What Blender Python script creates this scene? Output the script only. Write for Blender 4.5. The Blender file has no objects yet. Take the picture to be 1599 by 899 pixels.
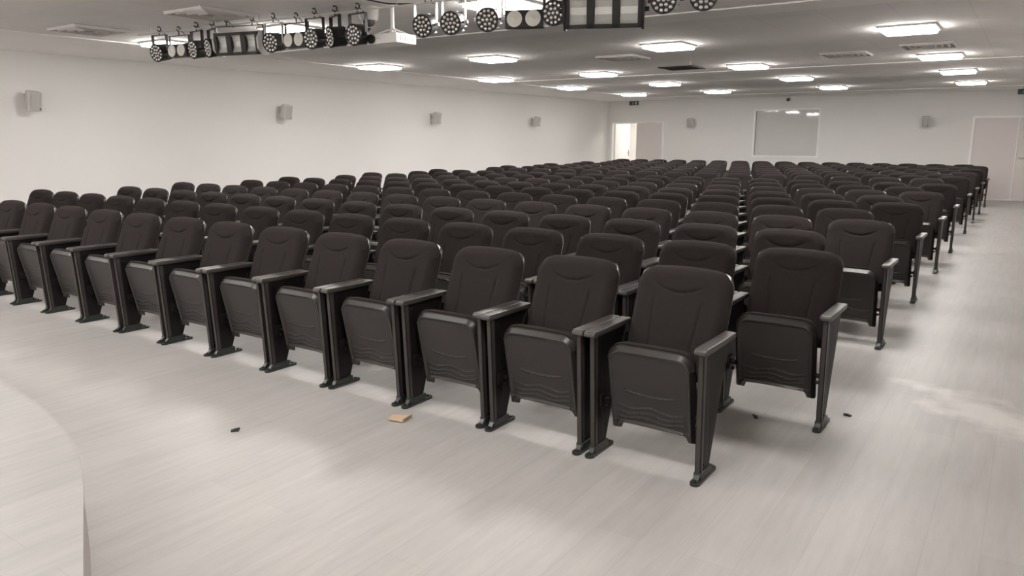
import bpy, bmesh, math, random
import numpy as np
from mathutils import Vector, Matrix, Euler
random.seed(4)
C = bpy.context.scene.collection
SC = bpy.context.scene
PI = math.pi

# ------------------------------------------------------------------ camera, world, exposure
cam_d = bpy.data.cameras.new('camera'); cam = bpy.data.objects.new('camera', cam_d); C.objects.link(cam)
cam_d.sensor_fit = 'HORIZONTAL'; cam_d.sensor_width = 36.0
cam_d.lens = 1176.3 / 1599.0 * 36.0
cam_d.clip_start = 0.05; cam_d.clip_end = 200
cam.location = (0, 0, 1.5)
cam.rotation_euler = (PI/2 - 0.1964, 0, 0.5986)
SC.camera = cam
w = bpy.data.worlds.new('world'); SC.world = w; w.use_nodes = True
w.node_tree.nodes['Background'].inputs[0].default_value = (0.9, 0.88, 0.86, 1)
w.node_tree.nodes['Background'].inputs[1].default_value = 0.05
SC.view_settings.view_transform = 'Standard'
SC.view_settings.look = 'None'
SC.view_settings.gamma = 1.0
SC.view_settings.use_curve_mapping = False
SC.view_settings.exposure = 1.22
PANEL = 20.0        # radiance of the ceiling panels
CORRIDOR = 24.0

HC = 2.65           # ceiling height
WL, WR, YB, YF = -11.35, 1.7, 22.1, -4.0

# ------------------------------------------------------------------ materials
def mat(name, col, rough=0.6, metal=0.0, emit=None, spec=0.5, noise=None, bump=None):
    m = bpy.data.materials.new(name); m.use_nodes = True
    nt = m.node_tree; b = nt.nodes['Principled BSDF']
    b.inputs['Base Color'].default_value = (*col, 1)
    b.inputs['Roughness'].default_value = rough
    b.inputs['Metallic'].default_value = metal
    b.inputs['Specular IOR Level'].default_value = spec
    if emit:
        b.inputs['Emission Color'].default_value = (*emit[0], 1)
        b.inputs['Emission Strength'].default_value = emit[1]
    tc = nt.nodes.new('ShaderNodeTexCoord')
    if noise:
        sc, amt = noise
        n = nt.nodes.new('ShaderNodeTexNoise'); n.inputs['Scale'].default_value = sc
        n.inputs['Detail'].default_value = 4
        nt.links.new(tc.outputs['Object'], n.inputs['Vector'])
        mx = nt.nodes.new('ShaderNodeMix'); mx.data_type = 'RGBA'
        mx.inputs[6].default_value = (*[c*(1-amt) for c in col], 1)
        mx.inputs[7].default_value = (*[min(1, c*(1+amt)) for c in col], 1)
        nt.links.new(n.outputs['Fac'], mx.inputs[0])
        nt.links.new(mx.outputs[2], b.inputs['Base Color'])
    if bump:
        sc, st = bump
        n = nt.nodes.new('ShaderNodeTexNoise'); n.inputs['Scale'].default_value = sc
        n.inputs['Detail'].default_value = 3
        nt.links.new(tc.outputs['Object'], n.inputs['Vector'])
        bp = nt.nodes.new('ShaderNodeBump'); bp.inputs['Strength'].default_value = st
        bp.inputs['Distance'].default_value = 0.003
        nt.links.new(n.outputs['Fac'], bp.inputs['Height'])
        nt.links.new(bp.outputs['Normal'], b.inputs['Normal'])
    return m

def plank_mat(name, base, stain=False):
    m = bpy.data.materials.new(name); m.use_nodes = True
    nt = m.node_tree; b = nt.nodes['Principled BSDF']; L = nt.links.new
    tc = nt.nodes.new('ShaderNodeTexCoord')
    mp = nt.nodes.new('ShaderNodeMapping'); mp.inputs['Rotation'].default_value = (0, 0, PI/2)
    L(tc.outputs['Object'], mp.inputs['Vector'])
    br = nt.nodes.new('ShaderNodeTexBrick')
    br.inputs['Scale'].default_value = 1.0
    br.inputs['Brick Width'].default_value = 1.22; br.inputs['Row Height'].default_value = 0.18
    br.inputs['Mortar Size'].default_value = 0.0012; br.inputs['Mortar Smooth'].default_value = 0.3
    br.inputs['Color1'].default_value = (*[c*0.965 for c in base], 1)
    br.inputs['Color2'].default_value = (*[min(1, c*1.03) for c in base], 1)
    br.inputs['Mortar'].default_value = (*[c*0.86 for c in base], 1)
    L(mp.outputs['Vector'], br.inputs['Vector'])
    mp2 = nt.nodes.new('ShaderNodeMapping'); mp2.inputs['Scale'].default_value = (9, 0.9, 1)
    L(tc.outputs['Object'], mp2.inputs['Vector'])
    n = nt.nodes.new('ShaderNodeTexNoise'); n.inputs['Scale'].default_value = 2.2; n.inputs['Detail'].default_value = 6
    n.inputs['Roughness'].default_value = 0.65
    L(mp2.outputs['Vector'], n.inputs['Vector'])
    rr = nt.nodes.new('ShaderNodeMapRange'); rr.inputs[1].default_value = 0.3; rr.inputs[2].default_value = 0.7
    rr.inputs[3].default_value = 0.90; rr.inputs[4].default_value = 1.05
    L(n.outputs['Fac'], rr.inputs[0])
    n2 = nt.nodes.new('ShaderNodeTexNoise'); n2.inputs['Scale'].default_value = 0.9; n2.inputs['Detail'].default_value = 3
    L(tc.outputs['Object'], n2.inputs['Vector'])
    r2 = nt.nodes.new('ShaderNodeMapRange'); r2.inputs[1].default_value = 0.3; r2.inputs[2].default_value = 0.7
    r2.inputs[3].default_value = 0.95; r2.inputs[4].default_value = 1.03
    L(n2.outputs['Fac'], r2.inputs[0])
    mm = nt.nodes.new('ShaderNodeMath'); mm.operation = 'MULTIPLY'
    L(rr.outputs[0], mm.inputs[0]); L(r2.outputs[0], mm.inputs[1])
    vm = nt.nodes.new('ShaderNodeVectorMath'); vm.operation = 'SCALE'
    L(br.outputs['Color'], vm.inputs[0]); L(mm.outputs[0], vm.inputs['Scale'])
    out = vm.outputs[0]
    if stain:
        # whitish trail of dust walked across the aisle
        mp3 = nt.nodes.new('ShaderNodeMapping'); mp3.vector_type = 'TEXTURE'
        mp3.inputs['Location'].default_value = (-0.02, 4.72, 0)
        mp3.inputs['Rotation'].default_value = (0, 0, math.radians(-42))
        mp3.inputs['Scale'].default_value = (0.62, 0.26, 1)
        L(tc.outputs['Object'], mp3.inputs['Vector'])
        ln = nt.nodes.new('ShaderNodeVectorMath'); ln.operation = 'LENGTH'
        L(mp3.outputs['Vector'], ln.inputs[0])
        n3 = nt.nodes.new('ShaderNodeTexNoise'); n3.inputs['Scale'].default_value = 5; n3.inputs['Detail'].default_value = 5
        L(tc.outputs['Object'], n3.inputs['Vector'])
        ad = nt.nodes.new('ShaderNodeMath'); ad.operation = 'MULTIPLY_ADD'
        ad.inputs[1].default_value = 2.6; L(n3.outputs['Fac'], ad.inputs[0]); L(ln.outputs['Value'], ad.inputs[2])
        mr = nt.nodes.new('ShaderNodeMapRange'); mr.inputs[1].default_value = 1.6; mr.inputs[2].default_value = 2.4
        mr.inputs[3].default_value = 0.42; mr.inputs[4].default_value = 0.0
        L(ad.outputs[0], mr.inputs[0])
        mx = nt.nodes.new('ShaderNodeMix'); mx.data_type = 'RGBA'
        mx.inputs[7].default_value = (0.86, 0.83, 0.79, 1)
        L(mr.outputs[0], mx.inputs[0]); L(out, mx.inputs[6]); out = mx.outputs[2]
    L(out, b.inputs['Base Color'])
    b.inputs['Roughness'].default_value = 0.42
    b.inputs['Specular IOR Level'].default_value = 0.35
    return m

def tile_mat(name, base):
    m = bpy.data.materials.new(name); m.use_nodes = True
    nt = m.node_tree; b = nt.nodes['Principled BSDF']; L = nt.links.new
    tc = nt.nodes.new('ShaderNodeTexCoord')
    br = nt.nodes.new('ShaderNodeTexBrick'); br.offset = 0.0
    br.inputs['Scale'].default_value = 1.0
    br.inputs['Brick Width'].default_value = 0.6; br.inputs['Row Height'].default_value = 0.6
    br.inputs['Mortar Size'].default_value = 0.006; br.inputs['Mortar Smooth'].default_value = 0.2
    br.inputs['Color1'].default_value = (*[c*0.97 for c in base], 1)
    br.inputs['Color2'].default_value = (*base, 1)
    br.inputs['Mortar'].default_value = (*[c*0.90 for c in base], 1)
    L(tc.outputs['Object'], br.inputs['Vector'])
    n = nt.nodes.new('ShaderNodeTexNoise'); n.inputs['Scale'].default_value = 1.1; n.inputs['Detail'].default_value = 5
    L(tc.outputs['Object'], n.inputs['Vector'])
    rr = nt.nodes.new('ShaderNodeMapRange'); rr.inputs[1].default_value = 0.3; rr.inputs[2].default_value = 0.7
    rr.inputs[3].default_value = 0.95; rr.inputs[4].default_value = 1.03
    L(n.outputs['Fac'], rr.inputs[0])
    vm = nt.nodes.new('ShaderNodeVectorMath'); vm.operation = 'SCALE'
    L(br.outputs['Color'], vm.inputs[0]); L(rr.outputs[0], vm.inputs['Scale'])
    L(vm.outputs[0], b.inputs['Base Color'])
    b.inputs['Roughness'].default_value = 0.85
    return m

M = {}
M['floor'] = plank_mat('pale_plank_vinyl', (0.445, 0.423, 0.410), True)
M['stage'] = plank_mat('pale_stage_vinyl', (0.415, 0.402, 0.389))
M['riser'] = mat('stage_riser_shaded', (0.42, 0.39, 0.37), 0.6)  # shade on the riser face is mixed into this darkened base colour
M['wall'] = mat('off_white_plaster', (0.85, 0.83, 0.807), 0.85, noise=(0.6, 0.03))
M['ceil'] = tile_mat('mineral_ceiling_tiles', (0.90, 0.87, 0.845))
M['gypsum'] = mat('gypsum_band', (0.95, 0.925, 0.90), 0.8, noise=(1.5, 0.03))
M['white_trim'] = mat('white_trim_paint', (0.97, 0.95, 0.93), 0.4)
M['door'] = mat('grey_laminate_door', (0.78, 0.72, 0.69), 0.5, noise=(3, 0.03))
M['fabric'] = mat('charcoal_upholstery', (0.030, 0.0245, 0.0238), 0.95, spec=0.12, noise=(40, 0.15), bump=(900, 0.5))
bf = M['fabric'].node_tree.nodes['Principled BSDF']
bf.inputs['Sheen Weight'].default_value = 0.04; bf.inputs['Sheen Roughness'].default_value = 0.5
bf.inputs['Sheen Tint'].default_value = (0.6, 0.52, 0.5, 1)
M['plastic'] = mat('dark_grey_plastic', (0.031, 0.027, 0.0247), 0.36, spec=0.5, bump=(500, 0.12))
M['arm'] = mat('dark_grey_arm_plastic', (0.060, 0.053, 0.050), 0.36, spec=0.6, bump=(500, 0.1))
M['shell'] = mat('black_back_shell', (0.045, 0.040, 0.037), 0.26, spec=0.8)
M['legm'] = mat('black_coated_steel', (0.0085, 0.0065, 0.0065), 0.5, spec=0.28)
M['strip'] = mat('grey_leg_edge', (0.048, 0.041, 0.039), 0.4, spec=0.5)
M['foot'] = mat('dark_cast_foot', (0.022, 0.026, 0.023), 0.35, spec=0.6)
M['bolt'] = mat('bolt_steel', (0.25, 0.25, 0.24), 0.4, metal=0.8)
M['panel'] = mat('lit_diffuser', (0.9, 0.9, 0.88), 0.5, emit=((1.0, 0.965, 0.925), PANEL))
M['panel2'] = mat('lit_corridor_diffuser', (0.9, 0.9, 0.88), 0.5, emit=((1.0, 0.97, 0.9), CORRIDOR))
M['frame'] = mat('white_metal_frame', (0.72, 0.70, 0.67), 0.4)
M['vent_dark'] = mat('vent_throat_grey', (0.50, 0.47, 0.45), 0.7)
M['vent'] = mat('vent_blade_grey', (0.80, 0.77, 0.74), 0.5)
M['black'] = mat('black_housing', (0.020, 0.017, 0.017), 0.45, spec=0.5)
M['darkface'] = mat('fixture_face', (0.035, 0.032, 0.031), 0.4)
M['lens'] = mat('clear_lens', (0.75, 0.74, 0.72), 0.12, metal=0.85)
M['silver'] = mat('silver_reflector', (0.74, 0.74, 0.70), 0.35, metal=0.3)
M['warm'] = mat('warm_lamp_disc', (0.85, 0.83, 0.76), 0.35)
M['greypaint'] = mat('light_grey_paint', (0.62, 0.61, 0.58), 0.4)
M['chrome'] = mat('bright_bracket_steel', (0.75, 0.74, 0.72), 0.3, metal=0.7)
M['projector'] = mat('projector_white', (0.95, 0.93, 0.90), 0.4)
M['speaker'] = mat('speaker_white', (0.62, 0.60, 0.575), 0.55)
M['grille'] = mat('speaker_grille', (0.52, 0.50, 0.475), 0.7)
M['smoke'] = mat('smoked_dome', (0.10, 0.09, 0.09), 0.15)
M['green'] = mat('exit_sign_green', (0.03, 0.085, 0.055), 0.4)
M['card'] = mat('torn_cardboard', (0.60, 0.44, 0.30), 0.8, noise=(20, 0.08))
M['rubber'] = mat('black_rubber_scrap', (0.03, 0.03, 0.028), 0.7)
M['steel'] = mat('brushed_lock_steel', (0.5, 0.49, 0.47), 0.35, metal=0.8)
M['blind'] = mat('grey_blind_fabric', (0.85, 0.83, 0.80), 0.8, noise=(1.0, 0.04))
g = bpy.data.materials.new('window_glass'); g.use_nodes = True
gn = g.node_tree; gn.nodes.remove(gn.nodes['Principled BSDF'])
_t = gn.nodes.new('ShaderNodeBsdfTransparent'); _t.inputs[0].default_value = (0.985, 0.985, 0.985, 1)
_g = gn.nodes.new('ShaderNodeBsdfGlossy'); _g.inputs['Roughness'].default_value = 0.04
_f = gn.nodes.new('ShaderNodeFresnel'); _f.inputs[0].default_value = 1.5
_m = gn.nodes.new('ShaderNodeMixShader')
gn.links.new(_f.outputs[0], _m.inputs[0]); gn.links.new(_t.outputs[0], _m.inputs[1]); gn.links.new(_g.outputs[0], _m.inputs[2])
gn.links.new(_m.outputs[0], gn.nodes['Material Output'].inputs['Surface'])
M['glass'] = g

# ------------------------------------------------------------------ mesh helpers
def bm_new(): return bmesh.new()
def xf(verts, loc=(0, 0, 0), rot=(0, 0, 0)):
    Mx = Matrix.Translation(loc) @ Euler(rot).to_matrix().to_4x4()
    for v in verts: v.co = Mx @ v.co
def add_box(bm, x0, x1, y0, y1, z0, z1, bev=0.0, seg=2, mi=0, rot=(0, 0, 0)):
    cx, cy, cz = (x0+x1)/2, (y0+y1)/2, (z0+z1)/2
    r = bmesh.ops.create_cube(bm, size=1)
    vs = r['verts']
    for v in vs: v.co = Vector((v.co.x*(x1-x0), v.co.y*(y1-y0), v.co.z*(z1-z0)))
    fs = list({f for v in vs for f in v.link_faces})
    for f in fs: f.material_index = mi
    if bev:
        es = list({e for v in vs for e in v.link_edges})
        q = bmesh.ops.bevel(bm, geom=es, offset=bev, segments=seg, profile=0.6, affect='EDGES')
        vs = list({v for f in q['faces'] for v in f.verts} | {v for v in vs if v.is_valid})
        for v in vs:
            for f in v.link_faces: f.material_index = mi
    xf(vs, (cx, cy, cz), rot)
    return vs
def add_cyl(bm, p0, p1, r0, r1=None, n=24, mi=0, cap=True):
    r1 = r0 if r1 is None else r1
    p0, p1 = Vector(p0), Vector(p1); d = p1-p0
    q = bmesh.ops.create_cone(bm, cap_ends=cap, segments=n, radius1=r0, radius2=r1, depth=d.length)
    R = d.to_track_quat('Z', 'Y').to_matrix().to_4x4()
    Mx = Matrix.Translation((p0+p1)/2) @ R
    for v in q['verts']:
        v.co = Mx @ v.co
        for f in v.link_faces: f.material_index = mi
    return q['verts']
def add_sphere(bm, c, r, sc=(1, 1, 1), u=20, v=12, mi=0):
    q = bmesh.ops.create_uvsphere(bm, u_segments=u, v_segments=v, radius=r)
    for vv in q['verts']:
        vv.co = Vector((vv.co.x*sc[0], vv.co.y*sc[1], vv.co.z*sc[2])) + Vector(c)
        for f in vv.link_faces: f.material_index = mi
    return q['verts']
def add_lathe(bm, prof, n=32, axis='Y', mi=0, cap=True):
    """prof: list of (radius, along)"""
    rings = []
    for r, a in prof:
        ring = []
        for k in range(n):
            t = 2*PI*k/n; c, s = r*math.cos(t), r*math.sin(t)
            p = {'Y': (c, a, s), 'Z': (c, s, a), 'X': (a, c, s)}[axis]
            ring.append(bm.verts.new(p))
        rings.append(ring)
    for a, b in zip(rings, rings[1:]):
        for k in range(n):
            f = bm.faces.new((a[k], a[(k+1) % n], b[(k+1) % n], b[k])); f.material_index = mi
    if cap:
        for rg in (rings[0], rings[-1]):
            f = bm.faces.new(rg); f.material_index = mi
def add_prism(bm, pts, axis, a0, a1, bev=0.0, mi=0, seg=2):
    """extrude polygon; axis X: pts=(y,z), axis Y: pts=(x,z), axis Z: pts=(x,y)"""
    def P(p, a): return {'X': (a, p[0], p[1]), 'Y': (p[0], a, p[1]), 'Z': (p[0], p[1], a)}[axis]
    A = [bm.verts.new(P(p, a0)) for p in pts]; B = [bm.verts.new(P(p, a1)) for p in pts]
    fs = [bm.faces.new(A), bm.faces.new(B[::-1])]
    n = len(pts)
    for k in range(n): fs.append(bm.faces.new((A[k], B[k], B[(k+1) % n], A[(k+1) % n])))
    for f in fs: f.material_index = mi
    if bev:
        es = list(fs[0].edges)+list(fs[1].edges)
        bmesh.ops.bevel(bm, geom=es, offset=bev, segments=seg, profile=0.6, affect='EDGES')
def add_tube(bm, pts, r, n=10, mi=0):
    pts = [Vector(p) for p in pts]; rings = []
    for i, p in enumerate(pts):
        d = (pts[min(i+1, len(pts)-1)]-pts[max(i-1, 0)]).normalized()
        up = Vector((0, 0, 1)) if abs(d.z) < 0.9 else Vector((1, 0, 0))
        a = d.cross(up).normalized(); b = d.cross(a)
        rings.append([bm.verts.new(p+a*r*math.cos(2*PI*k/n)+b*r*math.sin(2*PI*k/n)) for k in range(n)])
    for A, B in zip(rings, rings[1:]):
        for k in range(n):
            f = bm.faces.new((A[k], A[(k+1) % n], B[(k+1) % n], B[k])); f.material_index = mi
    for rg in (rings[0], rings[-1]):
        f = bm.faces.new(rg); f.material_index = mi
def to_mesh(bm, name, mats, smooth=35):
    bmesh.ops.recalc_face_normals(bm, faces=bm.faces[:])
    me = bpy.data.meshes.new(name); bm.to_mesh(me); bm.free()
    for m in (mats if isinstance(mats, (list, tuple)) else [mats]): me.materials.append(m)
    if smooth:
        me.shade_smooth(); me.set_sharp_from_angle(angle=math.radians(smooth))
    return me
def obj(name, me, parent=None, loc=(0, 0, 0), rot=(0, 0, 0)):
    o = bpy.data.objects.new(name, me); C.objects.link(o)
    if parent is not None: o.parent = parent
    o.location = loc; o.rotation_euler = rot
    return o
def mk(name, bm, mats, parent=None, loc=(0, 0, 0), rot=(0, 0, 0), smooth=35):
    return obj(name, to_mesh(bm, name, mats, smooth), parent, loc, rot)
def tag(o, label, cat, group=None):
    o['label'] = label; o['category'] = cat
    if group: o['group'] = group
    return o
def thing(name, label, cat, loc=(0, 0, 0), rot=(0, 0, 0), group=None):
    return tag(obj(name, None, None, loc, rot), label, cat, group)
def struct(name, bm, mats, smooth=0):
    o = mk(name, bm, mats, smooth=smooth); o['kind'] = 'structure'; return o
def copy_tree(root, loc, rot, label):
    r = root.copy(); C.objects.link(r); r.location = loc; r.rotation_euler = rot; r['label'] = label
    for ch in list(root.children):
        c = ch.copy(); C.objects.link(c); c.parent = r
        for gch in ch.children:
            d = gch.copy(); C.objects.link(d); d.parent = c
    return r

# ------------------------------------------------------------------ room shell
T = 0.15
bm = bm_new(); add_box(bm, WL-T, WR+T, YF-T, YB+T, -0.1, 0.0); struct('floor', bm, M['floor'])
bm = bm_new(); add_box(bm, WL-T, WR+T, YF-T, YB+T, HC, HC+0.1); struct('ceiling', bm, M['ceil'])
bm = bm_new(); add_box(bm, WL-T, WL, YF-T, YB+T, 0, HC); struct('wall_left', bm, M['wall'])
bm = bm_new(); add_box(bm, WR, WR+T, YF-T, YB+T, 0, HC); struct('wall_right', bm, M['wall'])
bm = bm_new(); add_box(bm, WL, WR, YF-T, YF, 0, HC); struct('wall_front', bm, M['wall'])
# back wall, with openings for double doors and the control room window
D1 = (-11.23, -9.44, 2.0)
D2 = (-1.33, 0.60, 2.03)
W1 = (-6.71, -4.90, 0.97, 2.30)
bm = bm_new()
add_box(bm, WL, D1[0], YB, YB+T, 0, HC)
add_box(bm, D1[0], D1[1], YB, YB+T, D1[2], HC)
add_box(bm, D1[1], W1[0], YB, YB+T, 0, HC)
add_box(bm, W1[0], W1[1], YB, YB+T, 0, W1[2]); add_box(bm, W1[0], W1[1], YB, YB+T, W1[3], HC)
add_box(bm, W1[1], D2[0], YB, YB+T, 0, HC)
add_box(bm, D2[0], D2[1], YB, YB+T, D2[2], HC)
add_box(bm, D2[1], WR, YB, YB+T, 0, HC)
struct('wall_back', bm, M['wall'])
# plaster bands between the tile fields
BW = 0.012
bm = bm_new(); add_box(bm, WL, -9.35, YF, YB, HC-BW, HC); struct('trim_1', bm, M['gypsum'])
bm = bm_new(); add_box(bm, -9.35, WR, 7.0, 7.45, HC-BW, HC); struct('trim_2', bm, M['gypsum'])
bm = bm_new(); add_box(bm, -9.35, WR, 13.35, 13.75, HC-BW, HC); struct('trim_3', bm, M['gypsum'])
bm = bm_new(); add_box(bm, -9.35, WR, 20.6, YB, HC-BW, HC); struct('trim_4', bm, M['gypsum'])
for nm, b_ in (('baseboard_left', (WL, WL+0.012, YF, YB)), ('baseboard_right', (WR-0.012, WR, YF, YB)),
               ('baseboard_back', (D1[1]+0.06, D2[0]-0.06, YB-0.012, YB))):
    bm = bm_new(); add_box(bm, b_[0], b_[1], b_[2], b_[3], 0.0, 0.08); struct(nm, bm, M['white_trim'])
# white threshold in front of the right doors
bm = bm_new(); add_box(bm, D2[0]-0.05, D2[1]+0.05, YB-0.05, YB+T, 0.0, 0.03); struct('trim_5', bm, M['white_trim'])

def door_frame(x0, x1, h, nm, th=0.05):
    bm = bm_new()
    add_box(bm, x0, x0+th, YB-0.02, YB+T, 0, h); add_box(bm, x1-th, x1, YB-0.02, YB+T, 0, h)
    add_box(bm, x0+th, x1-th, YB-0.02, YB+T, h-th, h)
    return struct(nm, bm, M['white_trim'])
f1 = door_frame(D1[0], D1[1], D1[2], 'door_1')
xm = -10.36
bm = bm_new(); add_box(bm, xm, D1[1]-0.05, YB+0.02, YB+0.06, 0.01, D1[2]-0.05)
leaf = mk('door_leaf', bm, M['door'], f1, smooth=0)
bm = bm_new(); add_box(bm, -0.82, 0.0, -0.02, 0.02, 0.01, D1[2]-0.06)
a = math.radians(-84)
leaf2 = mk('door_leaf', bm, M['white_trim'], f1, (D1[0]+0.07, YB+0.12, 0), (0, 0, math.radians(180)+a+PI*0), smooth=0)
leaf2.rotation_euler = (0, 0, math.radians(180+82))
bm = bm_new(); add_box(bm, -0.78, -0.74, 0.02, 0.035, 0.92, 1.12, 0.004); add_cyl(bm, (-0.76, 0.03, 1.03), (-0.76, 0.07, 1.03), 0.01)
add_cyl(bm, (-0.76, 0.065, 1.03), (-0.64, 0.065, 1.03), 0.01)
for s in (1, -1):
    pass
mk("door_handle", bm, M["steel"], leaf2)
f2 = door_frame(D2[0], D2[1], D2[2], 'door_2')
xs = -0.37
for a0, a1 in ((D2[0]+0.05, xs-0.004), (xs+0.02, D2[1]-0.05)):
    bm = bm_new(); add_box(bm, a0, a1, YB+0.0, YB+0.05, 0.03, D2[2]-0.05)
    lf = mk('door_leaf', bm, M['door'], f2, smooth=0)
    if a0 > xs:
        bm = bm_new(); add_box(bm, a0+0.05, a1-0.05, YB-0.05, YB-0.025, 1.02, 1.06, 0.005)
        add_box(bm, a0+0.06, a0+0.10, YB-0.03, YB, 1.015, 1.065); add_box(bm, a1-0.10, a1-0.06, YB-0.03, YB, 1.015, 1.065)
        mk('push_bar', bm, M['greypaint'], lf)
bm = bm_new(); add_box(bm, xs-0.004, xs+0.02, YB-0.02, YB+0.05, 0.03, D2[2]-0.05)
mk('astragal', bm, M['white_trim'], f2, smooth=0)
# control room window
bm = bm_new(); fr = 0.045
x0, x1, z0, z1 = W1
add_box(bm, x0, x0+fr, YB-0.015, YB+0.06, z0, z1); add_box(bm, x1-fr, x1, YB-0.015, YB+0.06, z0, z1)
add_box(bm, x0+fr, x1-fr, YB-0.015, YB+0.06, z0, z0+fr); add_box(bm, x0+fr, x1-fr, YB-0.015, YB+0.06, z1-fr, z1)
w1 = struct('window_1', bm, M['white_trim'])
bm = bm_new(); add_box(bm, x0+fr, x1-fr, YB+0.015, YB+0.021, z0+fr, z1-fr); mk('window_pane', bm, M['glass'], w1, smooth=0)
bm = bm_new(); add_box(bm, x0+fr, x1-fr, YB+0.10, YB+0.11, z0+fr, z1-fr); mk('roller_blind', bm, M['blind'], w1, smooth=0)
# corridor behind the left doors
bm = bm_new()
cx0, cx1, cy0, cy1 = -12.6, -8.9, YB+T, YB+2.6
add_box(bm, cx0, cx1, cy0, cy1, -0.1, 0); add_box(bm, cx0, cx1, cy0, cy1, 2.5, 2.6)
add_box(bm, cx0-0.1, cx0, cy0, cy1, 0, 2.5); add_box(bm, cx1, cx1+0.1, cy0, cy1, 0, 2.5); add_box(bm, cx0, cx1, cy1, cy1+0.1, 0, 2.5)
struct('wall_corridor', bm, M['wall'])

# ------------------------------------------------------------------ ceiling lights
def panel_protos(m):
    s = 0.25
    bm = bm_new()
    for a0, a1, b0, b1 in ((-s-.02, s+.02, -s-.02, -s), (-s-.02, s+.02, s, s+.02), (-s-.02, -s, -s, s), (s, s+.02, -s, s)):
        add_box(bm, a0, a1, b0, b1, -0.022, 0)
    fm = to_mesh(bm, 'light_frame', M['frame'], 0)
    bm = bm_new(); add_box(bm, -s, s, -s, s, -0.054, 0.0, 0.020, 3)
    return fm, to_mesh(bm, 'diffuser', m, 0)
fm, dm = panel_protos(M['panel'])
LX = [-8.92, -6.65, -3.94, -1.235]; LY = [-2.0, 1.9, 5.63, 9.27, 12.52, 15.53, 18.80]
rown = {5.63: 'row above the hanging stage lights', 9.27: 'second row from the stage lights', 12.52: 'third row from the stage lights',
        15.53: 'second row from the back wall', 18.80: 'row nearest the back wall', 1.9: 'row over the stage edge', -2.0: 'row behind the stage edge'}
coln = {-8.92: 'column nearest the left wall', -6.65: 'second column from the left wall', -3.94: 'third column from the left wall',
        -1.235: 'fourth column from the left wall', 1.1: 'column nearest the right wall'}
for x in LX:
    for y in LY:
        t = thing('ceiling_light', 'square lit ceiling panel, %s, %s' % (rown[y], coln[x]), 'ceiling light', (x, y, HC), group='square lit panels in the tiled ceiling')
        obj('light_frame', fm, t); obj('diffuser', dm, t)
fm2, dm2 = panel_protos(M['panel2'])
t = thing('ceiling_light', 'lit ceiling panel inside the corridor beyond the open left door', 'ceiling light', (-10.6, YB+1.3, 2.5))
obj('light_frame', fm2, t); obj('diffuser', dm2, t)

# ------------------------------------------------------------------ air diffusers
bm = bm_new(); s = 0.29
add_box(bm, -s, s, -s, s, -0.004, 0, mi=1)
for q in (0.29, 0.22, 0.15, 0.08):
    for k in range(4):
        vs = add_box(bm, -q, q, -q-0.004, -q+0.004, -0.030, -0.002, rot=(math.radians(28), 0, 0))
        Mx = Matrix.Rotation(k*PI/2, 4, 'Z')
        for v in vs: v.co = Mx @ v.co
vent_me = to_mesh(bm, 'air_diffuser', [M['vent'], M['vent_dark']], 0)
bm = bm_new()
add_box(bm, -0.3, 0.3, -0.3, 0.3, -0.006, 0, mi=1)
for a0, a1, b0, b1 in ((-.3, .3, -.3, -.27), (-.3, .3, .27, .3), (-.3, -.27, -.27, .27), (.27, .3, -.27, .27)): add_box(bm, a0, a1, b0, b1, -0.015, 0)
for k in range(9): add_box(bm, -.27, .27, -.24+k*.06-.003, -.24+k*.06+.003, -0.016, -0.004, rot=(math.radians(35), 0, 0))
grille_me = to_mesh(bm, 'return_grille', [M['darkface'], M['darkface']], 0)
for x, y, me, lb in ((-6.5, 4.53, vent_me, 'square ceiling air diffuser left of the hanging stage lights'),
                     (-8.55, 4.45, vent_me, 'square ceiling air diffuser nearest the left wall'),
                     (-5.0, 12.35, grille_me, 'dark return air grille in the middle of the ceiling'),
                     (-5.05, 10.25, vent_me, 'square ceiling air diffuser in front of the dark return grille'),
                     (-2.3, 11.6, vent_me, 'square ceiling air diffuser between the two right columns of panels'),
                     (-1.24, 11.1, vent_me, 'square ceiling air diffuser in line with the rightmost panels')):
    tag(obj(me.name, me, None, (x, y, HC)), lb, 'air vent')

# ------------------------------------------------------------------ stage platform with curved edge
edge = [(WL+0.02, 1.40), (-9.0, 1.50), (-7.0, 1.56), (-5.4, 1.575), (-4.6, 1.56), (-3.91, 1.522), (-3.55, 1.474), (-3.157, 1.382), (-2.886, 1.299), (-2.627, 1.181),
        (-2.312, 1.024), (-2.065, 0.901), (-1.893, 0.816), (-1.68, 0.70), (-1.40, 0.52), (-1.20, 0.20), (-1.08, -0.4), (-1.05, -1.2), (-1.05, YF+0.02)]
def smooth_pts(p, n=6):
    out = []
    for i in range(len(p)-1):
        p0, p1, p2, p3 = p[max(i-1, 0)], p[i], p[i+1], p[min(i+2, len(p)-1)]
        for k in range(n):
            t = k/n
            out.append(tuple(0.5*((2*p1[j])+(-p0[j]+p2[j])*t+(2*p0[j]-5*p1[j]+4*p2[j]-p3[j])*t*t+(-p0[j]+3*p1[j]-3*p2[j]+p3[j])*t**3) for j in (0, 1)))
    out.append(p[-1]); return out
ep = smooth_pts(edge)
st = thing('stage_platform', 'low raised stage with pale plank top and curved front edge', 'stage', (WL, YF, 0))
def shift(p): return [(a-WL, b-YF) for a, b in p]
bm = bm_new(); add_prism(bm, shift(ep+[(WL+0.02, YF+0.02)]), 'Z', 0.285, 0.30); mk('stage_top', bm, M['stage'], st, smooth=30)
bm = bm_new(); add_prism(bm, shift([(a-0.004*0, b-0.006) for a, b in ep]+[(WL+0.02, YF+0.02)]), 'Z', 0.0, 0.285); mk('stage_riser', bm, M['riser'], st, smooth=30)

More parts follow.
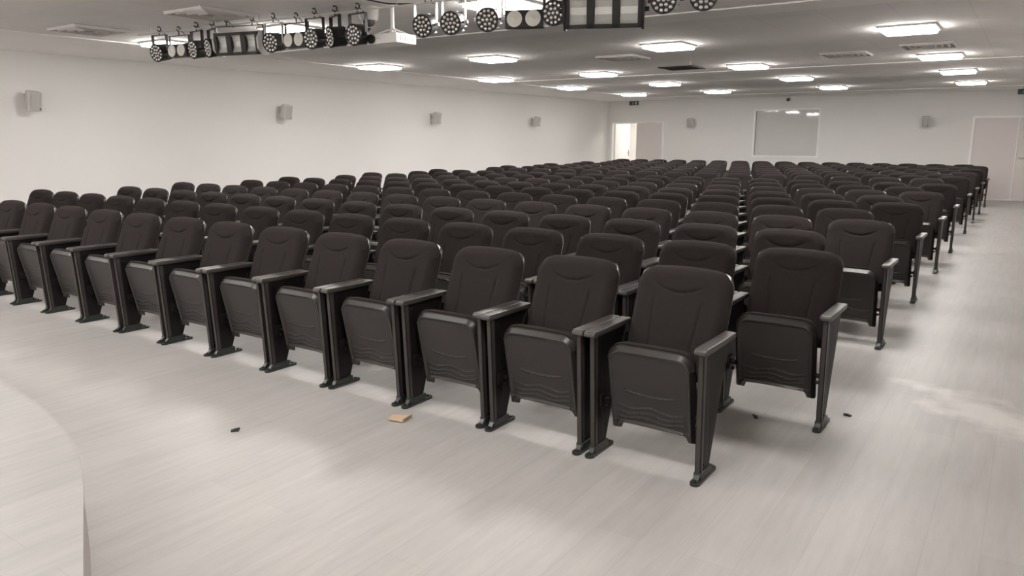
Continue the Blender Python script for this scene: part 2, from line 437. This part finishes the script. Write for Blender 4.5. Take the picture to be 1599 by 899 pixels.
# ------------------------------------------------------------------ auditorium chair
def outline_panel(W, zb, zt, nx, nz, front, back, name, mats, place):
    """solid panel: x in -W..W, z between zb(x)..zt(x); front(x,z,d) and back(x,z,d) are depths, d = distance to the rim"""
    u = np.linspace(-1, 1, nx+1); xs = W*np.sin(u*PI/2)*0.35 + W*u*0.65
    tt = np.linspace(0, 1, nz+1)
    bx = np.linspace(-W, W, 161)
    top = np.array([zt(x) for x in bx]); bot = np.array([zb(x) for x in bx])
    B = [np.stack([bx, top], 1), np.stack([bx, bot], 1)]
    for sx in (-W, W):
        zz = np.linspace(zb(sx), zt(sx), 80); B.append(np.stack([np.full(80, sx), zz], 1))
    B = np.concatenate(B)
    verts, faces = [], []
    F, K = {}, {}
    for i, x in enumerate(xs):
        for j, t_ in enumerate(tt):
            z = zb(x)+(zt(x)-zb(x))*t_
            rim = i in (0, nx) or j in (0, nz)
            d = 0.0 if rim else float(np.sqrt(((B-[x, z])**2).sum(1)).min())
            F[i, j] = len(verts); verts.append(place(x, z, front(x, z, d)))
            K[i, j] = len(verts); verts.append(place(x, z, back(x, z, d)))
    for i in range(nx):
        for j in range(nz):
            faces.append((F[i, j], F[i+1, j], F[i+1, j+1], F[i, j+1]))
            faces.append((K[i, j], K[i, j+1], K[i+1, j+1], K[i+1, j]))
    for i in range(nx):
        faces.append((F[i, 0], K[i, 0], K[i+1, 0], F[i+1, 0])); faces.append((F[i, nz], F[i+1, nz], K[i+1, nz], K[i, nz]))
    for j in range(nz):
        faces.append((F[0, j], F[0, j+1], K[0, j+1], K[0, j])); faces.append((F[nx, j], K[nx, j], K[nx, j+1], F[nx, j+1]))
    me = bpy.data.meshes.new(name); me.from_pydata(verts, [], faces)
    for m in (mats if isinstance(mats, list) else [mats]): me.materials.append(m)
    bm = bmesh.new(); bm.from_mesh(me); bmesh.ops.recalc_face_normals(bm, faces=bm.faces[:]); bm.to_mesh(me); bm.free()
    me.shade_smooth(); me.set_sharp_from_angle(angle=math.radians(50))
    return me
def rounded_top(W, z1, r, crown):
    def f(x):
        ax = abs(x); z = z1 - crown*(x/W)**2
        if ax > W-r: z -= r-math.sqrt(max(0, r*r-(ax-(W-r))**2))
        return z
    return f
def rounded_bot(W, z0, r):
    def f(x):
        ax = abs(x); z = z0
        if ax > W-r: z += r-math.sqrt(max(0, r*r-(ax-(W-r))**2))
        return z
    return f
def fall(d, e): 
    q = min(d/e, 1.0); return math.sqrt(max(0.0, 1-(1-q)**2))
def gauss(v, s): return math.exp(-(v/s)**2)

ZT = 0.893
def back_place(x, z, dep):     # dep: + towards the rear
    return (x, 0.270+0.40*(z-0.45)+dep*0.95 - 0.010*max(0, (z-0.74)/0.15)**2, z - dep*0.12)
def back_front(x, z, d):
    dep = 0.072*(1-fall(d, 0.055))
    dep += 0.010*(x/0.24)**2
    zs = 0.772+0.030*(x/0.115)**2                       # smile shaped seam
    if abs(x) < 0.13: dep += 0.010*gauss(z-zs, 0.006)*(1-(abs(x)/0.13)**4)
    if z > zs and abs(x) < 0.16 and d > 0.03: dep -= 0.004*min(1, (z-zs)/0.03)*(1-(x/0.16)**2)
    if 0.46 < z < 0.745:                                   # two curved side seams
        xc = 0.100+0.022*(z-0.46)/0.28
        dep += 0.008*gauss(abs(x)-xc, 0.006)*min(1, (0.745-z)/0.03, (z-0.46)/0.03)
    return dep
back_me = outline_panel(0.240, rounded_bot(0.240, 0.40, 0.05), rounded_top(0.240, ZT, 0.085, 0.018), 84, 90,
                        back_front, lambda x, z, d: 0.078, 'backrest', M['fabric'], back_place)
shell_me = outline_panel(0.241, rounded_bot(0.241, 0.38, 0.05), rounded_top(0.241, ZT-0.005, 0.052, 0.020), 30, 30,
                         lambda x, z, d: 0.0725+0.006*(1-fall(d, 0.006)) , lambda x, z, d: 0.080+0.030*fall(d, 0.05), 'back_shell', M['shell'], back_place)
# folded seat: frame of reference leaning towards the viewer at the top
def seat_place(x, h, dn): return (x, 0.140-0.200*h+dn*0.98, 0.128+0.980*h+0.20*dn)
def pan_front(x, h, d):
    dep = 0.030*(1-min(1, d/0.019))
    if d > 0.026: dep += 0.006*min(1, (d-0.026)/0.006)
    inner = d > 0.036
    if inner:
        if abs(x) < 0.12: dep -= 0.0045*gauss(h-(0.205+0.9*x*x), 0.0032)
        for k, hh in enumerate((0.135, 0.105, 0.078)):
            if abs(x) < 0.165: dep -= 0.004*gauss(h-(hh+0.008*math.cos(x*32+0.6*k)), 0.003)
    dep -= 0.005*gauss(h-0.048, 0.004) if abs(x) < 0.19 else 0
    return dep
def pan_bot(x):
    ax = abs(x)
    if ax < 0.158: return 0.022+0.006*(1-(ax/0.158)**2)
    if ax < 0.170: return 0.022-(ax-0.158)/0.012*0.030
    if ax > 0.205: return -0.008+0.012*((ax-0.205)/0.010)**2
    return -0.008
pan_me = outline_panel(0.215, pan_bot, rounded_top(0.215, 0.440, 0.075, 0.004), 96, 110, pan_front,
                       lambda x, h, d: 0.034, 'seat_pan', M['plastic'], seat_place)
cush_me = outline_panel(0.208, rounded_bot(0.208, 0.03, 0.03), rounded_top(0.208, 0.448, 0.07, 0.004), 24, 24,
                        lambda x, h, d: 0.034 if d > 0.01 else 0.036, lambda x, h, d: 0.045+0.062*fall(d, 0.05), 'seat_cushion', M['fabric'], seat_place)
def arm_mesh():
    bm = bm_new(); 
    pts = []
    for k in range(7):
        t_ = PI/2*k/6; pts.append((0.014-0.014*math.sin(t_), 0.622-0.014+0.014*math.cos(t_)))
    pts += [(0.0, 0.600), (0.008, 0.594), (0.375, 0.594), (0.388, 0.598), (0.392, 0.610), (0.386, 0.621)]
    add_prism(bm, pts, 'X', -0.0285, 0.0285, 0.007, seg=3)
    return to_mesh(bm, 'armrest', M['arm'], 40)
arm_me = arm_mesh()
def leg_mesh(s):
    bm = bm_new()
    # side plate tapering to the foot, thicker front column, hinge block and inner rib (s = +1 right, -1 left side of the chair)
    add_prism(bm, [(0.060, 0.045), (0.032, 0.595), (0.362, 0.595), (0.345, 0.52), (0.262, 0.31), (0.172, 0.045)], 'X', -0.009, 0.009, 0.003)
    add_prism(bm, [(0.052, 0.045), (0.024, 0.595), (0.062, 0.595), (0.080, 0.045)], 'X', -0.0145, 0.0145, 0.005, seg=3, mi=1)
    add_prism(bm, [(0.078, 0.045), (0.055, 0.56), (0.10, 0.56), (0.155, 0.045)], 'X', -0.012, 0.012, 0.004)
    add_box(bm, -s*0.012-0.012, -s*0.012+0.012, 0.085, 0.185, 0.235, 0.300, 0.006)
    add_cyl(bm, (-s*0.010, 0.135, 0.268), (-s*0.048, 0.135, 0.268), 0.013, n=16)
    add_cyl(bm, (-s*0.030, 0.120, 0.236), (-s*0.044, 0.120, 0.236), 0.009, n=12)
    # strut that carries the back
    add_prism(bm, [(0.310, 0.48), (0.385, 0.47), (0.405, 0.53), (0.335, 0.560)], 'X', -s*0.012-0.008, -s*0.012+0.008, 0.002)
    add_cyl(bm, (0, 0.085, 0.075), (s*0.0165, 0.085, 0.075), 0.006, n=12)
    return to_mesh(bm, 'leg', [M['legm'], M['strip']], 35)
leg_me = {s: leg_mesh(s) for s in (1, -1)}
def foot_mesh():
    bm = bm_new()
    W = 0.024; pts = []
    for k in range(13): t_ = PI+PI*k/12; pts.append((W*math.cos(t_)*0.92, 0.022+0.022*math.sin(t_)))
    for k in range(13): t_ = PI*k/12; pts.append((W*math.cos(t_)*0.92, 0.228+0.022*math.sin(t_)))
    add_prism(bm, pts, 'Z', 0.0, 0.014, 0.004)
    add_box(bm, -0.019, 0.019, 0.050, 0.185, 0.012, 0.048, 0.006)
    add_prism(bm, [(0.026, 0.012), (0.052, 0.040), (0.052, 0.012)], 'X', -0.012, 0.012, 0.0, )
    add_cyl(bm, (0, 0.026, 0.012), (0, 0.026, 0.022), 0.009, n=6, mi=1); add_cyl(bm, (0, 0.218, 0.012), (0, 0.218, 0.022), 0.009, n=6, mi=1)
    return to_mesh(bm, 'foot', [M['foot'], M['foot']], 35)
foot_me = foot_mesh()
LEGX = 0.2625
def make_chair(label):
    t = thing('auditorium_chair', label, 'chair', group='black folding auditorium chairs in rows')
    obj('backrest', back_me, t); obj('back_shell', shell_me, t)
    sp = obj('seat_pan', pan_me, t); obj('seat_cushion', cush_me, t)
    for s in (1, -1):
        obj('armrest', arm_me, t, (s*(LEGX+0.004), 0, 0))
        lg = obj('leg', leg_me[s], t, (s*LEGX, 0, 0))
        obj('foot', foot_me, lg)
    return t
ORD = ['', 'first', 'second', 'third', 'fourth', 'fifth', 'sixth', 'seventh', 'eighth', 'ninth', 'tenth', 'eleventh', 'twelfth', 'thirteenth',
       'fourteenth', 'fifteenth', 'sixteenth', 'seventeenth', 'eighteenth', 'nineteenth', 'twentieth']
proto = None
ROW = 0.942; PITCH = 0.595
for r in range(1, 20):
    y = 2.985+ROW*(r-1)+(0.61 if r >= 11 else 0)
    odd = r % 2 == 1
    n = 15 if odd else 16
    p = 0.5965 if r == 19 else PITCH
    if r == 19: n = 16
    x0 = -1.336 if odd else -1.040
    if r == 1: n = 13          # the rest of the front row lies outside the photograph
    for k in range(n):
        rowtxt = 'front row' if r == 1 else ('back row' if r == 19 else '%s row from front' % ORD[r])
        seat = 'at the right aisle' if k == 0 else '%s from the right aisle' % ORD[k+1]
        lb = 'black folding auditorium chair %s in the %s' % (seat, rowtxt)
        loc = (x0-p*k+random.uniform(-.002, .002), y+random.uniform(-.006, .006), 0)
        rz = math.radians(random.uniform(-0.4, 0.4))
        if proto is None:
            proto = make_chair(lb); proto.location = loc; proto.rotation_euler = (0, 0, rz)
        else:
            copy_tree(proto, loc, (0, 0, rz), lb)

# ------------------------------------------------------------------ hanging stage lights
PIPE0, PIPE1 = Vector((-8.1, 4.74, 2.585)), Vector((-1.0, 5.17, 2.585))
bm = bm_new(); add_cyl(bm, PIPE0, PIPE1, 0.007, n=12)
for k in range(5):
    q = PIPE0.lerp(PIPE1, 0.03+0.235*k); add_cyl(bm, q, (q.x, q.y, HC), 0.005, n=8)
tag(mk('lighting_pipe', bm, M['greypaint']), 'thin grey pipe under the ceiling carrying the stage lights', 'pipe')
def pipe_at(x):
    t_ = (x-PIPE0.x)/(PIPE1.x-PIPE0.x); return PIPE0.lerp(PIPE1, t_)
def par_meshes(R=0.092):
    D = {}
    bm = bm_new()
    add_lathe(bm, [(R*0.90, -0.055), (R, -0.060), (R, -0.045), (R*0.95, -0.03), (R*0.93, 0.03), (R*0.80, 0.065), (R*0.45, 0.085), (0.01, 0.09)], 36)
    for k in range(12):
        t_ = 2*PI*k/12; add_box(bm, -0.003, 0.003, 0.02, 0.088, R*0.5, R*0.92); 
        vs = [v for v in bm.verts][-8:]
        Mx = Matrix.Rotation(t_, 4, 'Y')
        for v in vs: v.co = Mx @ v.co
    add_cyl(bm, (R*0.9, 0, 0), (R+0.02, 0, 0), 0.008, n=12); add_cyl(bm, (-R*0.9, 0, 0), (-R-0.02, 0, 0), 0.008, n=12)
    D['housing'] = to_mesh(bm, 'housing', M['black'], 35)
    bm = bm_new(); add_cyl(bm, (0, -0.052, 0), (0, -0.046, 0), R*0.93, n=36); D['face'] = to_mesh(bm, 'face_plate', M['darkface'], 35)
    bm = bm_new(); add_lathe(bm, [(0.0135, 0.0), (0.0150, -0.005), (0.012, -0.0105), (0.004, -0.0125)], 14); D['lens'] = to_mesh(bm, 'lens', M['lens'], 60)
    bm = bm_new(); b = R+0.012; top = 0.175
    for s in (-1, 1):
        add_box(bm, s*b-0.003, s*b+0.003, -0.016, 0.016, -0.014, top, 0.001)
        add_cyl(bm, (s*b, 0, 0), (s*(b+0.022), 0, 0), 0.014, n=14)
    add_box(bm, -b-0.003, b+0.003, -0.016, 0.016, top-0.003, top+0.003, 0.001)
    D['yoke'] = bm
    return D
PM = par_meshes()
yb = PM['yoke']; yoke_me = to_mesh(yb, 'yoke', M['black'], 35)
yoke_bright = yoke_me.copy(); yoke_bright.materials.clear(); yoke_bright.materials.append(M['chrome'])
bm = bm_new(); add_cyl(bm, (0, 0, 0), (0, 0, 0.045), 0.006, n=10)
add_tube(bm, [(0, 0.022*math.cos(q), 0.062+0.022*math.sin(q)) for q in np.linspace(-PI*0.9, PI*0.75, 14)], 0.006)
add_tube(bm, [(0, 0.02, 0.05), (0.03, 0.03, 0.03), (0.055, 0.035, -0.005)], 0.004)
clamp_me = to_mesh(bm, 'clamp', M['black'], 40)
def par_can(x, y, z, yaw, tilt, label, bright=False):
    t = thing('stage_light', label, 'stage light', (x, y, z), group='round stage lights under the ceiling')
    yk = obj('yoke', yoke_bright if bright else yoke_me, t, (0, 0, 0), (0, 0, yaw))
    h = obj('housing', PM['housing'], t, (0, 0, 0), (tilt, 0, yaw))
    fp = obj('face_plate', PM['face'], t, (0, 0, 0), (tilt, 0, yaw))
    for R, n in ((0.0, 1), (0.035, 6), (0.068, 12)):
        for k in range(n):
            q = 2*PI*k/n+(0.26 if n == 12 else 0)
            obj('lens', PM['lens'], fp, (R*math.cos(q), -0.052, R*math.sin(q)))
    obj('clamp', clamp_me, t, (0, 0, 0.175), (0, 0, yaw))
    return t
T0 = math.radians(12)
pars = [  # x, y, z, yaw (deg, + turns the face towards the camera side), tilt, label
    (-7.74, 4.77, 2.40, 8, 10, 'round stage light at the far left end of the hanging row, large dull grey face', False),
    (-7.14, 4.79, 2.40, -6, 8, 'round stage light just right of the leftmost twin lamp box', False),
    (-6.90, 4.90, 2.40, -14, 8, 'round stage light directly left of the white ended flood light', False),
    (-6.03, 4.86, 2.40, 10, 10, 'round stage light just right of the white ended flood light', True),
    (-5.50, 4.88, 2.40, 4, 8, 'round stage light right of the middle twin lamp box', False),
    (-5.25, 4.87, 2.40, -22, 8, 'round stage light turned sideways, second left of the ceiling projector', False),
    (-4.985, 4.88, 2.40, -4, 8, 'round stage light beside the ceiling projector, its left neighbour', False),
    (-4.25, 4.99, 2.40, 8, 14, 'round stage light right of the ceiling projector, tilted with a bright bracket', True),
    (-3.97, 4.97, 2.40, 10, 12, 'round stage light with two bright bracket arms and sparkling lenses', True),
    (-3.63, 4.95, 2.40, 16, 12, 'round stage light left of the pale twin lamp box', True),
    (-3.04, 4.99, 2.40, 4, 8, 'round stage light between the pale twin lamp box and the large flood light', False),
    (-2.20, 5.12, 2.42, 8, 10, 'round stage light right of the large three cell flood light', False),
    (-1.93, 5.14, 2.42, 14, 14, 'rightmost round stage light, mostly cut off by the top of the photo', False)]
for x, y, z, yw, tl, lb, br in pars:
    p = pipe_at(x); par_can(x, p.y, z-0.015+(0.025 if x > -4.4 else 0), math.radians(yw), math.radians(tl), lb, br)
# twin lamp boxes
bm = bm_new(); add_box(bm, -0.15, 0.15, -0.04, 0.05, -0.065, 0.065, 0.006)
for s in (-1, 1): add_box(bm, s*0.154-0.002, s*0.154+0.002, -0.012, 0.012, -0.01, 0.15)
add_box(bm, -0.156, 0.156, -0.012, 0.012, 0.148, 0.153)
twin_me = to_mesh(bm, 'housing', M['black'], 35)
bm = bm_new(); add_lathe(bm, [(0.058, 0.0), (0.060, -0.008), (0.055, -0.010), (0.03, -0.006), (0.012, -0.012), (0.004, -0.014)], 28); disc_me = to_mesh(bm, 'lamp_disc', M['warm'], 40)
for x, yw, lb in ((-7.42, 4, 'twin lamp box at the far left of the hanging row'), (-5.73, 0, 'twin lamp box in the middle left of the hanging row'),
                  (-3.31, 20, 'twin lamp box with two pale round lamps, left of the large flood light')):
    p = pipe_at(x)
    t = thing('twin_blinder', lb, 'stage light', (x, p.y, 2.385), (0, 0, math.radians(yw)), group='twin lamp boxes under the ceiling')
    obj('housing', twin_me, t)
    for s in (-1, 1): obj('lamp_disc', disc_me, t, (s*0.072, -0.041, 0))
    obj('clamp', clamp_me, t, (0, 0, 0.153))
# three cell flood lights
def flood(x, z, yaw, tilt, lb, endmat, W=0.27, H=0.125):
    p = pipe_at(x)
    t = thing('flood_light', lb, 'stage light', (x, p.y, z), (0, 0, yaw))
    bm = bm_new(); F = -0.07
    add_box(bm, -W, W, 0.03, 0.10, -H*0.85, H*0.85, 0.01)
    cw = (2*W)/3
    for k in range(4):
        xx = -W+cw*k; a0 = max(-W, xx-0.028); a1 = min(W, xx+0.028)
        add_box(bm, a0, a1, F, 0.04, -H, H, 0.002)
    add_box(bm, -W, W, F, 0.04, H-0.028, H, 0.002); add_box(bm, -W, W, F, 0.04, -H, -H+0.028, 0.002)
    mk('housing', bm, M['black'], t, (0, 0, 0), (tilt, 0, 0))
    for k in range(3):
        xc = -W+cw*(k+0.5); hw = cw/2-0.026
        bm = bm_new(); vs = []
        prof = [(-0.060, -H+0.026), (-0.045, -H+0.05), (-0.034, -0.03), (-0.030, 0.02), (-0.040, 0.06), (-0.060, H-0.026)]
        for a_, b_ in zip(prof, prof[1:]):
            f = bm.faces.new([bm.verts.new((xc+sx*hw, q[0], q[1])) for sx, q in ((-1, a_), (1, a_), (1, b_), (-1, b_))])
        mk('reflector', bm, M['silver'], t, (0, 0, 0), (tilt, 0, 0))
    for s in (-1, 1):
        bm = bm_new(); o_ = []
        for k in range(8):
            q = PI/8+k*PI/4; o_.append((0.015+0.105*math.cos(q), (H+0.015)*1.05*math.sin(q)))
        add_prism(bm, o_, 'X', s*W, s*(W+0.018), 0.003)
        mk('end_cap', bm, endmat, t, (0, 0, 0), (tilt, 0, 0))
    bm = bm_new()
    for s in (-1, 1):
        add_box(bm, s*(W+0.026)-0.003, s*(W+0.026)+0.003, -0.012, 0.018, -0.02, 0.165); add_cyl(bm, (s*(W+0.018), 0.003, 0), (s*(W+0.05), 0.003, 0), 0.016, n=14)
    add_box(bm, -W-0.029, W+0.029, -0.012, 0.018, 0.162, 0.168)
    mk('yoke', bm, M['black'], t)
    for s in (-1, 1): obj('clamp', clamp_me, t, (s*W*0.6, 0, 0.165))
    return t
flood(-6.50, 2.40, math.radians(15), math.radians(6), 'three cell flood light with pale octagonal end cap, left part of the hanging row', M['greypaint'], 0.25, 0.105)
flood(-2.66, 2.40, math.radians(24), math.radians(6), 'large black flood light with three square silver cells near the top centre', M['black'])

# ------------------------------------------------------------------ projector and dome camera
t = thing('projector', 'white ceiling projector with round lens hanging on a pole', 'projector', (-4.775, 5.12, 2.345))
bm = bm_new(); add_box(bm, -0.175, 0.175, -0.13, 0.13, -0.042, 0.042, 0.012, 3); mk('housing', bm, M['projector'], t)
bm = bm_new(); add_lathe(bm, [(0.036, -0.128), (0.040, -0.150), (0.034, -0.152), (0.030, -0.138), (0.012, -0.132), (0.004, -0.131)], 28); mk('lens', bm, M['black'], t, (-0.105, 0, 0.0))
bm = bm_new()
for k in range(6): add_box(bm, 0.173, 0.178, -0.08+k*0.03, -0.065+k*0.03, -0.022, 0.022)
add_box(bm, -0.06, -0.01, -0.132, -0.128, 0.0, 0.006)
mk('vent_slots', bm, M['grille'], t)
bm = bm_new(); add_cyl(bm, (0, 0.02, 0.04), (0, 0.02, HC-2.345), 0.018, n=18); add_cyl(bm, (0, 0.02, HC-2.345-0.012), (0, 0.02, HC-2.345), 0.06, n=24)
for s in (-1, 1):
    add_tube(bm, [(0, 0.02, 0.10), (s*0.08, 0.06, 0.065), (s*0.13, 0.09, 0.040)], 0.007); add_tube(bm, [(0, 0.02, 0.10), (s*0.08, -0.04, 0.065), (s*0.13, -0.08, 0.040)], 0.007)
mk('ceiling_mount', bm, M['projector'], t)
t = thing('dome_camera', 'white dome security camera on the ceiling above the projector', 'camera', (-5.06, 5.14, HC))
bm = bm_new(); add_lathe(bm, [(0.085, 0.0), (0.088, -0.02), (0.085, -0.085), (0.074, -0.115), (0.060, -0.120)], 32, 'Z'); mk('housing', bm, M['speaker'], t)
bm = bm_new(); add_lathe(bm, [(0.060, -0.118), (0.056, -0.140), (0.040, -0.160), (0.02, -0.170), (0.004, -0.172)], 32, 'Z'); mk('dome', bm, M['smoke'], t)
t = thing('dome_camera', 'small white camera with dark lens high on the back wall above the window', 'camera', (-5.78, YB, 2.56))
bm = bm_new(); add_lathe(bm, [(0.06, 0.0), (0.06, -0.04), (0.05, -0.06), (0.004, -0.062)], 24, 'Y'); mk('housing', bm, M['speaker'], t)
bm = bm_new(); add_sphere(bm, (0, -0.06, -0.02), 0.045); mk('dome', bm, M['smoke'], t)

bm = bm_new(); add_tube(bm, smooth_pts([(-4.75, 4.75), (-4.62, 4.95), (-4.42, 5.05), (-4.22, 5.0)], 5) and [(a, b, c) for (a, b), c in zip(smooth_pts([(-4.75, 4.70), (-4.66, 4.92), (-4.45, 5.02), (-4.22, 5.02)], 5), [2.64, 2.638, 2.63, 2.625, 2.62, 2.615, 2.61, 2.608, 2.606, 2.604, 2.602, 2.60, 2.598, 2.596, 2.594, 2.592])], 0.006, 8)
tag(mk('power_cable', bm, M['black']), 'black power cable looping under the ceiling beside the projector', 'cable')

# ------------------------------------------------------------------ wall speakers
def speaker(loc, rz, lb, sc=1.0):
    t = thing('wall_speaker', lb, 'speaker', loc, (0, 0, rz), group='white wall speakers')
    # faces -Y locally, wall at y = 0
    bm = bm_new(); add_box(bm, -0.035, 0.035, -0.012, 0, -0.06, 0.06, 0.004); add_cyl(bm, (0, 0, 0), (0, -0.075, 0), 0.014, n=16); add_sphere(bm, (0, -0.075, 0), 0.022)
    mk('bracket', bm, M['speaker'], t)
    R = (math.radians(14), 0, math.radians(0))
    bm = bm_new()
    prof = [(-0.070, -0.10), (-0.088, -0.22), (-0.05, -0.245), (0.05, -0.245), (0.088, -0.22), (0.070, -0.10), (0.03, -0.085), (-0.03, -0.085)]
    add_prism(bm, prof, 'Z', -0.125, 0.125, 0.012, seg=3)
    mk('cabinet', bm, M['speaker'], t, (0, 0, 0), R)
    bm = bm_new(); add_prism(bm, [(-0.082, -0.223), (-0.048, -0.249), (0.048, -0.249), (0.082, -0.223), (0.048, -0.240), (-0.048, -0.240)], 'Z', -0.112, 0.112, 0)
    mk('grille', bm, M['grille'], t, (0, 0, 0), R)
    bm = bm_new(); add_cyl(bm, (0.055, -0.236, -0.09), (0.055, -0.252, -0.09), 0.010, n=12)
    mk('badge', bm, M['black'], t, (0, 0, 0), R)
rl = math.radians(90)
for y, z, lb in ((4.98, 2.03, 'white wall speaker nearest the stage on the left wall'), (9.2, 2.0, 'white wall speaker second from the stage on the left wall'),
                 (13.4, 1.98, 'white wall speaker third from the stage on the left wall'), (17.6, 1.98, 'white wall speaker nearest the back on the left wall')):
    speaker((WL, y, z), rl, lb)
speaker((-8.53, YB, 1.99), 0, 'white wall speaker on the back wall right of the open door')
speaker((-2.34, YB, 1.95), 0, 'white wall speaker on the back wall between window and right doors')

# exit signs
def exit_sign(loc, lb):
    t = thing('exit_sign', lb, 'sign', loc)
    bm = bm_new(); add_box(bm, -0.15, 0.15, -0.02, 0.02, -0.06, 0.06, 0.004); mk('sign_box', bm, M['green'], t)
    bm = bm_new()
    add_cyl(bm, (-0.02, -0.0205, 0.03), (-0.02, -0.0225, 0.03), 0.011, n=12)
    add_tube(bm, [(-0.02, -0.022, 0.015), (-0.035, -0.022, -0.012), (-0.055, -0.022, -0.035)], 0.006, 6)
    add_tube(bm, [(-0.035, -0.022, -0.012), (-0.012, -0.022, -0.022), (-0.016, -0.022, -0.045)], 0.006, 6)
    add_tube(bm, [(-0.05, -0.022, 0.012), (-0.02, -0.022, 0.012), (0.005, -0.022, 0.0)], 0.005, 6)
    add_box(bm, 0.05, 0.10, -0.0225, -0.0205, -0.04, 0.04)
    mk('pictogram', bm, M['greypaint'], t)
    bm = bm_new()
    for s in (-1, 1): add_cyl(bm, (s*0.1, 0, 0.058), (s*0.1, 0, HC-0.012-loc[2]), 0.005, n=8)
    mk('hanger', bm, M['greypaint'], t)
exit_sign((-10.35, 21.85, 2.55), 'green exit sign above the open left door')
exit_sign((-0.32, 21.85, 2.57), 'green exit sign above the right double doors')

# ------------------------------------------------------------------ litter on the floor
bm = bm_new()
pts = [(-0.055, -0.03), (0.03, -0.045), (0.06, 0.045), (0.005, 0.052), (-0.045, 0.04)]
A = [bm.verts.new((x, y, 0.006+0.16*abs(x-0.02)*0.6)) for x, y in pts]; B = [bm.verts.new((v.co.x, v.co.y, v.co.z-0.004)) for v in A]
bm.faces.new(A); bm.faces.new(B[::-1])
for k in range(5): bm.faces.new((A[k], B[k], B[(k+1) % 5], A[(k+1) % 5]))
add_box(bm, 0.040, 0.046, -0.04, 0.045, 0.002, 0.022, rot=(0, 0.5, -0.33))
tag(mk('cardboard_scrap', bm, M['card'], None, (-2.69, 2.855, 0.0), (0, 0, 0.5), smooth=0), 'torn tan cardboard scrap on the floor before the front row', 'litter')
for i, (x, y, s, lb) in enumerate(((-3.285, 2.251, 1.0, 'small black rubber scrap on open floor left of the cardboard scrap'),
                                 (-1.098, 3.976, 1.0, 'small black rubber scrap on the floor behind the front row end'),
                                 (-0.687, 4.291, 0.9, 'small black rubber scrap right of the second row aisle leg'))):
    bm = bm_new(); add_box(bm, -0.02*s, 0.02*s, -0.011*s, 0.011*s, 0, 0.009*s, 0.003); add_box(bm, -0.008*s, 0.024*s, 0.002, 0.012, 0.004, 0.013, 0.002, rot=(0, 0, 0.4))
    tag(mk('rubber_scrap', bm, M['rubber'], None, (x, y, 0), (0, 0, 0.9+i)), lb, 'litter', 'small black scraps on the floor')
